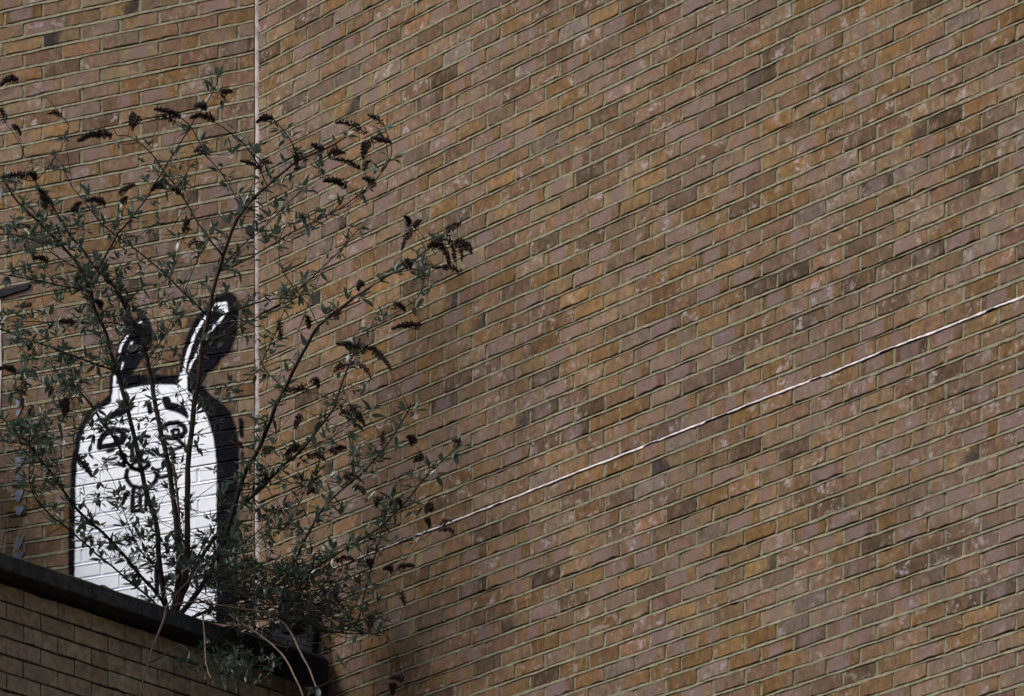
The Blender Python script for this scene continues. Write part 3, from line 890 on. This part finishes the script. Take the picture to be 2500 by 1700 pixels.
T16 = stem([(16,447), (30,430), (85,440), (130,390), (160,340), (168,306)], 28.6, 0.0032, 0.0016, M_STEM, 0.25, 28.7, tip=False)
T17 = stem([(353,486), (420,470), (470,400), (480,397)], 28.9, 0.0025, 0.0014, M_STEM, 0.4, tip=False)
T18 = stem([(420,560), (450,510), (470,470), (482,400)], 28.9, 0.0022, 0.001, M_STEM, 0.0, tip=False)
T19 = stem([(721,894), (700,880), (640,900), (560,960), (500,990)], 29.2, 0.0028, 0.0014, M_STEM, 0.6)
T20 = stem([(494,845), (560,800), (600,760), (640,720)], 29.0, 0.003, 0.0015, M_STEM_PALE, 0.2)
T21 = stem([(360,880), (400,820), (440,740), (470,660), (500,600), (520,560)], 29.2, 0.003, 0.0012, M_STEM, 0.35)
T22 = stem([(304,747), (350,700), (400,690), (430,640), (450,560)], 29.1, 0.0032, 0.0014, M_STEM, 0.6)
T23 = stem([(735,1099), (790,1080), (850,1040), (905,1000)], 28.4, 0.003, 0.0014, M_STEM, 0.7)
T24 = stem([(798,1230), (840,1190), (860,1150), (870,1080)], 28.3, 0.0025, 0.0014, M_STEM, 0.6)
T25 = stem([(616,1213), (640,1260), (690,1290), (760,1290), (830,1260)], 28.6, 0.0028, 0.0014, M_STEM, 0.75)
T26 = stem([(550,1310), (600,1330), (680,1300), (720,1250), (745,1190)], 28.9, 0.003, 0.0014, M_STEM, 0.75)
T27 = stem([(480,1385), (540,1370), (590,1330), (640,1290), (690,1240)], 29.2, 0.0035, 0.0016, M_STEM, 0.7)
T28 = stem([(392,1400), (340,1340), (310,1270), (290,1210)], 28.9, 0.004, 0.0016, M_STEM, 0.7)
T29 = stem([(436,1400), (400,1330), (370,1290)], 28.8, 0.003, 0.0014, M_STEM, 0.8)
T30 = stem([(455,1400), (500,1330), (530,1270), (545,1210)], 29.1, 0.0035, 0.0016, M_STEM, 0.8)
T31 = stem([(68,1081), (110,1040), (150,1010), (190,960)], 28.6, 0.003, 0.0014, M_STEM, 0.7)
T32 = stem([(95,838), (70,880), (60,930), (30,960)], 28.4, 0.003, 0.0014, M_STEM, 0.8)
T33 = stem([(270,1058), (230,1050), (180,1060), (120,1080)], 28.7, 0.0028, 0.0014, M_STEM, 0.6)
T34 = stem([(600,1190), (650,1160), (710,1180), (770,1170)], 28.8, 0.0028, 0.0014, M_STEM, 0.6)
# low tangle round the root and over the coping
for k in range(135):
    a = (rb.uniform(430, 800), rb.uniform(1420, 1540))
    b = (a[0] + rb.uniform(40, 180) * rb.choice((-0.4, 1, 1)), a[1] + rb.uniform(-60, 60))
    c = (b[0] + rb.uniform(-20, 90), b[1] + rb.uniform(-50, 50))
    dd = safe(max(a[0], b[0], c[0]), rb.uniform(28.8, 29.3))
    stem([a, b, c], dd - 0.1, 0.0025, 0.0012, rb.choice((M_STEM, M_STEM, M_STEM_RED, M_STEM_PALE)), rb.choice((0, 0, 0.2, 0.6)), dd, attach=False, size=0.042, gap=0.07, tip=rb.random() < 0.5)
for k in range(9):
    a = (rb.uniform(470, 640), rb.uniform(1560, 1600)); b = (a[0] + rb.uniform(-40, 60), a[1] + rb.uniform(35, 70)); c = (b[0] + rb.uniform(-30, 70), b[1] + rb.uniform(-5, 40))
    stem([a, b, c], 28.55, 0.0022, 0.001, M_STEM, 0.9, 28.75, attach=False, size=0.04, gap=0.06)
# pale dead stems hanging over the coping
stem([(405,1482), (399,1513), (372,1583), (362,1618), (350,1660), (338,1720)], 28.25, 0.0075, 0.0035, M_STEM_PALE, 0.0, 28.75, attach=False, name='dead_stem')
stem([(405,1482), (440,1440), (480,1400), (520,1340)], 28.9, 0.004, 0.002, M_STEM_PALE, 0.0, 28.75, attach=False, name='dead_stem')
stem([(405,1490), (350,1480), (300,1490)], 28.6, 0.003, 0.0015, M_STEM_PALE, 0.0, 28.75, attach=False, name='dead_stem')
stem([(560,1480), (682,1513), (736,1599), (767,1661), (785,1725)], 28.5, 0.006, 0.0045, M_STEM_PALE, 0.0, 28.9, attach=False, name='dead_stem')
stem([(560,1500), (666,1575), (705,1622), (728,1672), (752,1725)], 28.4, 0.0055, 0.004, M_STEM_PALE, 0.0, 28.85, attach=False, name='dead_stem')
stem([(495,1500), (500,1564), (503,1622), (515,1657)], 28.3, 0.005, 0.0025, M_STEM_PALE, 0.0, 28.85, attach=False, name='dead_stem')
stem([(362,1618), (400,1600), (440,1575), (458,1590)], 28.3, 0.0035, 0.0018, M_STEM, 0.0, name='dead_stem')
stem([(405,1482), (470,1470), (540,1478), (610,1474), (640,1485)], 28.95, 0.0038, 0.002, M_STEM_PALE, 0.0, 28.8, attach=False, name='dead_stem')
stem([(860,1532), (858,1600), (820,1650), (760,1690)], 28.4, 0.0022, 0.0012, M_STEM, 0.2, 28.5, attach=False)
stem([(800,1440), (905,1440), (902,1530), (900,1560)], 28.3, 0.002, 0.0012, M_STEM, 0.0, 28.6, attach=False, tip=False)
# thin bare twiglets everywhere
base_pts = [q for q in ALLPTS if q[1] < 1450]
pool_low = [b for b in base_pts if b[1] > 900]; pool_left = [b for b in base_pts if b[0] < 330 and b[1] > 520]
pool_rabbit = [b for b in base_pts if 180 < b[0] < 600 and 700 < b[1] < 1440]
for k in range(410):
    q = rb.choice(base_pts if k < 80 else (pool_low if k < 180 else (pool_left if k < 320 else pool_rabbit)))
    ang = rb.uniform(-0.4, math.pi + 0.4); L = rb.uniform(25, 75)
    mid = (q[0] + math.cos(ang) * L * 0.5 + rb.uniform(-6, 6), q[1] - math.sin(ang) * L * 0.5)
    end = (q[0] + math.cos(ang) * L + rb.uniform(-12, 12), q[1] - math.sin(ang) * L)
    stem([(q[0], q[1]), mid, end], q[2].y - rb.uniform(-0.05, 0.15), 0.002, 0.001, M_STEM, rb.choice((0, 0.3, 0.6)), size=0.046, gap=0.09, name='twig')

for k in range(320):
    q = rb.choice((pool_low, base_pts, pool_rabbit)[k % 3])
    ang = rb.uniform(-0.6, math.pi + 0.6); L = rb.uniform(40, 130)
    bend = rb.uniform(-0.5, 0.5)
    pts = [(q[0], q[1])]
    for t in (0.35, 0.7, 1.0):
        pts.append((q[0] + math.cos(ang + bend * t) * L * t, q[1] - math.sin(ang + bend * t) * L * t))
    if max(p_[1] for p_ in pts) > 1500 or pts[-1][1] < 180 or pts[-1][0] > 1120: continue
    stem(pts, q[2].y - rb.uniform(-0.1, 0.2), 0.0019, 0.0009, rb.choice((M_STEM, M_STEM, M_STEM_RED)), rb.choice((0, 0, 0.35)), size=0.045, gap=0.10, name='twig', tip=rb.random() < 0.3)

# --- dried flower heads: (base x, base y, tip x, tip y) in the photograph
heads = [(45,195,0,205), (12,300,2,270), (30,305,48,325), (150,285,118,275), (275,330,208,338), (330,275,318,300), (342,285,325,312), (442,285,388,268), (430,300,380,285),
 (505,262,478,258), (525,293,470,285), (540,232,565,222), (668,290,635,295), (640,415,590,392), (630,405,665,395), (497,372,478,368), (735,372,725,395), (790,372,765,355),
 (800,380,840,372), (895,325,832,300), (905,340,945,345), (940,310,905,283), (900,345,888,378), (880,412,828,392), (890,418,903,390), (848,455,795,440), (918,450,885,434),
 (100,480,112,505), (70,430,5,432), (90,440,70,425), (115,500,95,460), (178,520,195,495), (258,500,220,490), (290,475,320,455), (300,500,310,480), (395,450,372,462), (440,472,420,460),
 (60,548,10,555), (450,570,460,540), (490,590,460,600), (1005,560,985,600), (1000,555,990,530), (1015,560,1022,545), (1080,600,1045,600), (1075,590,1095,640), (1095,575,1110,630), (1110,590,1130,635), (1085,570,1118,548), (1110,590,1150,605), (1130,665,1075,655), (1125,600,1148,615),
 (990,635,1000,650), (885,690,875,705), (120,640,85,630), (180,785,130,795), (230,735,205,725), (250,750,240,740), (680,780,685,820), (745,770,755,800), (820,780,826,760), (1030,795,970,800), (960,740,985,755),
 (880,850,830,840), (905,850,945,890), (870,885,905,920), (855,890,815,905), (880,860,920,850), (40,910,0,900), (60,930,55,985), (118,935,122,970), (80,990,72,1020), (160,970,165,1005), (150,980,158,1010),
 (755,950,700,955), (760,925,775,940), (830,1000,870,1040), (850,990,885,1030), (735,1015,722,1040), (735,1090,695,1110), (640,1110,665,1095), (640,1150,645,1180), (750,1115,790,1120), (805,1105,835,1095), (840,1165,880,1170), (860,1190,890,1205), (770,1195,760,1200),
 (932,1090,935,1055), (1010,1085,1000,1070), (1035,1115,1020,1122), (1122,1088,1108,1075), (925,1215,920,1230), (968,1215,980,1240), (1040,1265,1050,1290), (1055,1240,1040,1248), (1075,1285,1100,1270), (1110,1300,1080,1295), (900,1370,905,1385), (970,1388,1010,1380), (960,1395,945,1390), (968,1440,990,1478), (905,1500,902,1530), (985,1660,955,1655), (960,1670,958,1695), (820,1370,860,1365), (225,1310,205,1330), (300,1310,330,1320), (180,1110,215,1150), (560,1075,590,1090), (315,1200,300,1230), (290,1100,305,1140)]
hpts = [q for q in ALLPTS]
for (bx, by, tx, ty) in heads:
    best = min(hpts, key=lambda q: (q[0] - bx) ** 2 + (q[1] - by) ** 2)
    d = safe(max(bx, tx), best[2].y - 0.02)
    a = px(bx, by, d); b = px(tx, ty, safe(tx, d - rb.uniform(-0.03, 0.05)))
    gapd = (best[2] - a).length
    if gapd > 0.012:
        mid = best[2].lerp(a, 0.5) + Vector((0, 0, 0.12 * gapd))
        if gapd < 0.5: tube('twig', smooth_path([best[2], mid, a], 4), 0.0018, 0.0012, M_STEM, 4)
    head(a, b - a, max(0.045, (b - a).length))

# the 300 largest twigs are parts of their own, the finer ones one mass
TWIGS.sort(key=lambda t: -t[0])
for (_, V, Fc, m) in TWIGS[:300]: mesh_obj('twig', V, Fc, m, bush, True)
BV = []; BF = []; BM = []; mats = [M_STEM, M_STEM_RED, M_STEM_PALE]
for (_, V, Fc, m) in TWIGS[300:]:
    o_ = len(BV); BV += V; BF += [tuple(o_ + i for i in f) for f in Fc]; BM += [mats.index(m)] * len(Fc)
if BV:
    bw = mesh_obj('brushwood', BV, BF, M_STEM, bush, True); bw['kind'] = 'stuff'
    bw.data.materials.append(M_STEM_RED); bw.data.materials.append(M_STEM_PALE)
    bw.data.polygons.foreach_set('material_index', BM)

# leaf blades (eight shapes, shared)
def leaf_mesh(seed):
    rng = random.Random(seed)
    V = []; Fc = []
    n = 5; w = rng.uniform(0.125, 0.19); sag = rng.uniform(-0.10, 0.22); fold = rng.uniform(0.02, 0.06); tw = rng.uniform(-0.25, 0.25)
    for i in range(n + 1):
        t = i / n
        hw = w * (math.sin(math.pi * min(1, t ** 0.75 * 0.97 + 0.03)) ** 0.85) if 0 < i < n else (0.012 if i == 0 else 0.0)
        z = -sag * t * t
        c, s2 = math.cos(tw * t), math.sin(tw * t)
        V += [(t, -hw * c, z + fold * hw / w + hw * s2), (t, 0, z), (t, hw * c, z + fold * hw / w - hw * s2)]
    for i in range(n):
        o = i * 3
        Fc += [(o, o + 3, o + 4, o + 1), (o + 1, o + 4, o + 5, o + 2)]
    return V, Fc
LV = [leaf_mesh(s) for s in range(8)]
LM = []
for V, Fc in LV:
    me = bpy.data.meshes.new('leaf'); me.from_pydata(V, [], Fc); me.materials.append(M_LEAF)
    me.polygons.foreach_set('use_smooth', [True] * len(me.polygons)); LM.append(me)
def leaf_matrix(p, d, L):
    up = Vector((rb.gauss(0, 0.5), rb.gauss(-0.25, 0.5), 1.0)).normalized()
    y = up.cross(d)
    if y.length < 1e-3: y = Vector((0, 1, 0)).cross(d)
    y.normalize(); z = d.cross(y)
    return Matrix(((d.x * L, y.x * L, z.x * L, p.x), (d.y * L, y.y * L, z.y * L, p.y), (d.z * L, y.z * L, z.z * L, p.z), (0, 0, 0, 1)))
ok = []
for (p, d, L) in LEAVES:
    X, Y = proj(p + d * L)
    if (p + d * L).y > (right_limit(X) if X > 627 else left_limit(X)) - 0.03: d = Vector((d.x, -abs(d.y), d.z)).normalized()
    X, Y = proj(p)
    vis = -10 < X < 2500 and -10 < Y < 1710
    ok.append((vis, L, p, d))
ok.sort(key=lambda t: (not t[0], -t[1]))
JV = []; JF = []
for i, (vis, L, p, d) in enumerate(ok):
    M = Matrix.Translation(-Vector(bush.location)) @ leaf_matrix(p, d, L)
    k = rb.randrange(8)
    if i < 300:
        o = link_mesh('leaf', LM[k], bush); o.matrix_local = M
    else:
        base = len(JV)
        JV += [tuple(M @ Vector(v)) for v in LV[k][0]]; JF += [tuple(base + q for q in f) for f in LV[k][1]]
fo = mesh_obj('foliage', JV, JF, M_LEAF, bush, True); fo['kind'] = 'stuff'

# flower heads: dense little capsules packed on a drooping, tapering axis (shared shapes)
def head_mesh(seed):
    rng = random.Random(seed); V = []; Fc = []
    sag = rng.uniform(0.10, 0.32); dens = rng.choice((110, 170, 230, 280, 300)); full = rng.uniform(0.85, 1.2)
    OCT = [(1,0,0),(-1,0,0),(0,1,0),(0,-1,0),(0,0,1),(0,0,-1)]
    OF = [(0,2,4),(2,1,4),(1,3,4),(3,0,4),(2,0,5),(1,2,5),(3,1,5),(0,3,5)]
    def axis(t): return Vector((t, 0, sag * (math.sin(t * 2.4) * 0.5 - t * t * 0.55)))
    for i in range(dens):
        t = rng.random() ** 0.9
        r = full * 0.13 * (1 - t) ** 0.6 * (0.55 + 0.45 * min(1, t * 6)) * rng.uniform(0.35, 1.1) + 0.006
        a = rng.uniform(0, 2 * math.pi)
        c = axis(t) + Vector((rng.uniform(0, 0.05), math.cos(a) * r, math.sin(a) * r))
        q = rng.uniform(0.018, 0.040)
        dirv = Vector((rng.gauss(0.5, 0.5), math.cos(a), math.sin(a))).normalized()
        y = dirv.orthogonal().normalized(); z = dirv.cross(y)
        o = len(V)
        for (ax, ay, az) in OCT: V.append(c + dirv * ax * q * 1.7 + y * ay * q * 0.8 + z * az * q * 0.8)
        Fc += [tuple(o + k for k in f) for f in OF]
    # axis rod
    o = len(V); m = 8
    for i in range(m + 1):
        c = axis(i / m)
        for k in range(3):
            an = 2 * math.pi * k / 3; V.append(c + Vector((0, math.cos(an), math.sin(an))) * (0.010 + 0.00018 * dens * full * math.sin(math.pi * min(1, i / m * 0.9 + 0.08))))
    for i in range(m):
        for k in range(3): Fc.append((o + i*3 + k, o + i*3 + (k+1) % 3, o + (i+1)*3 + (k+1) % 3, o + (i+1)*3 + k))
    me = bpy.data.meshes.new('flower_head'); me.from_pydata([tuple(v) for v in V], [], Fc); me.materials.append(M_SEED)
    return me
HM = [head_mesh(200 + i) for i in range(14)]
for (p, d, L) in HEADS:
    o = link_mesh('flower_head', rb.choice(HM), bush)
    up = Vector((0, 0, 1)); y = up.cross(d)
    if y.length < 1e-3: y = Vector((0, 1, 0))
    y.normalize(); z = d.cross(y)
    L *= rb.uniform(0.95, 1.3)
    W = max(rb.uniform(0.12, 0.15), L * rb.uniform(0.85, 1.1))
    o.matrix_local = Matrix.Translation(-Vector(bush.location)) @ Matrix(((d.x * L, y.x * W, z.x * W, p.x), (d.y * L, y.y * W, z.y * W, p.y), (d.z * L, y.z * W, z.z * W, p.z), (0, 0, 0, 1)))

# dry grass tuft at the left end of the roof edge
def grass():
    c = px(14, 1275, 29.9)
    V = []; Fc = []
    rg = random.Random(5)
    for k in range(16):
        a = Vector((rg.uniform(-0.06, 0.01), rg.uniform(-0.03, 0.03), -0.30))
        tip = a + Vector((rg.gauss(0, 0.05), rg.gauss(0, 0.03), rg.uniform(0.25, 0.44)))
        mid = a.lerp(tip, 0.6) + Vector((rg.gauss(0, 0.012), 0, 0.01))
        w = 0.0016; o = len(V)
        V += [a + Vector((-w, 0, 0)), a + Vector((w, 0, 0)), mid + Vector((-w, 0, 0)), mid + Vector((w, 0, 0)), tip]
        Fc += [(o, o + 1, o + 3, o + 2), (o + 2, o + 3, o + 4)]
    o = mesh_obj('dry_grass', V, Fc, M_STRAW); o.location = c
    tag(o, 'tuft of dry straw-coloured grass growing at the foot of the rabbit wall', 'grass')
    o['kind'] = 'stuff'
grass()
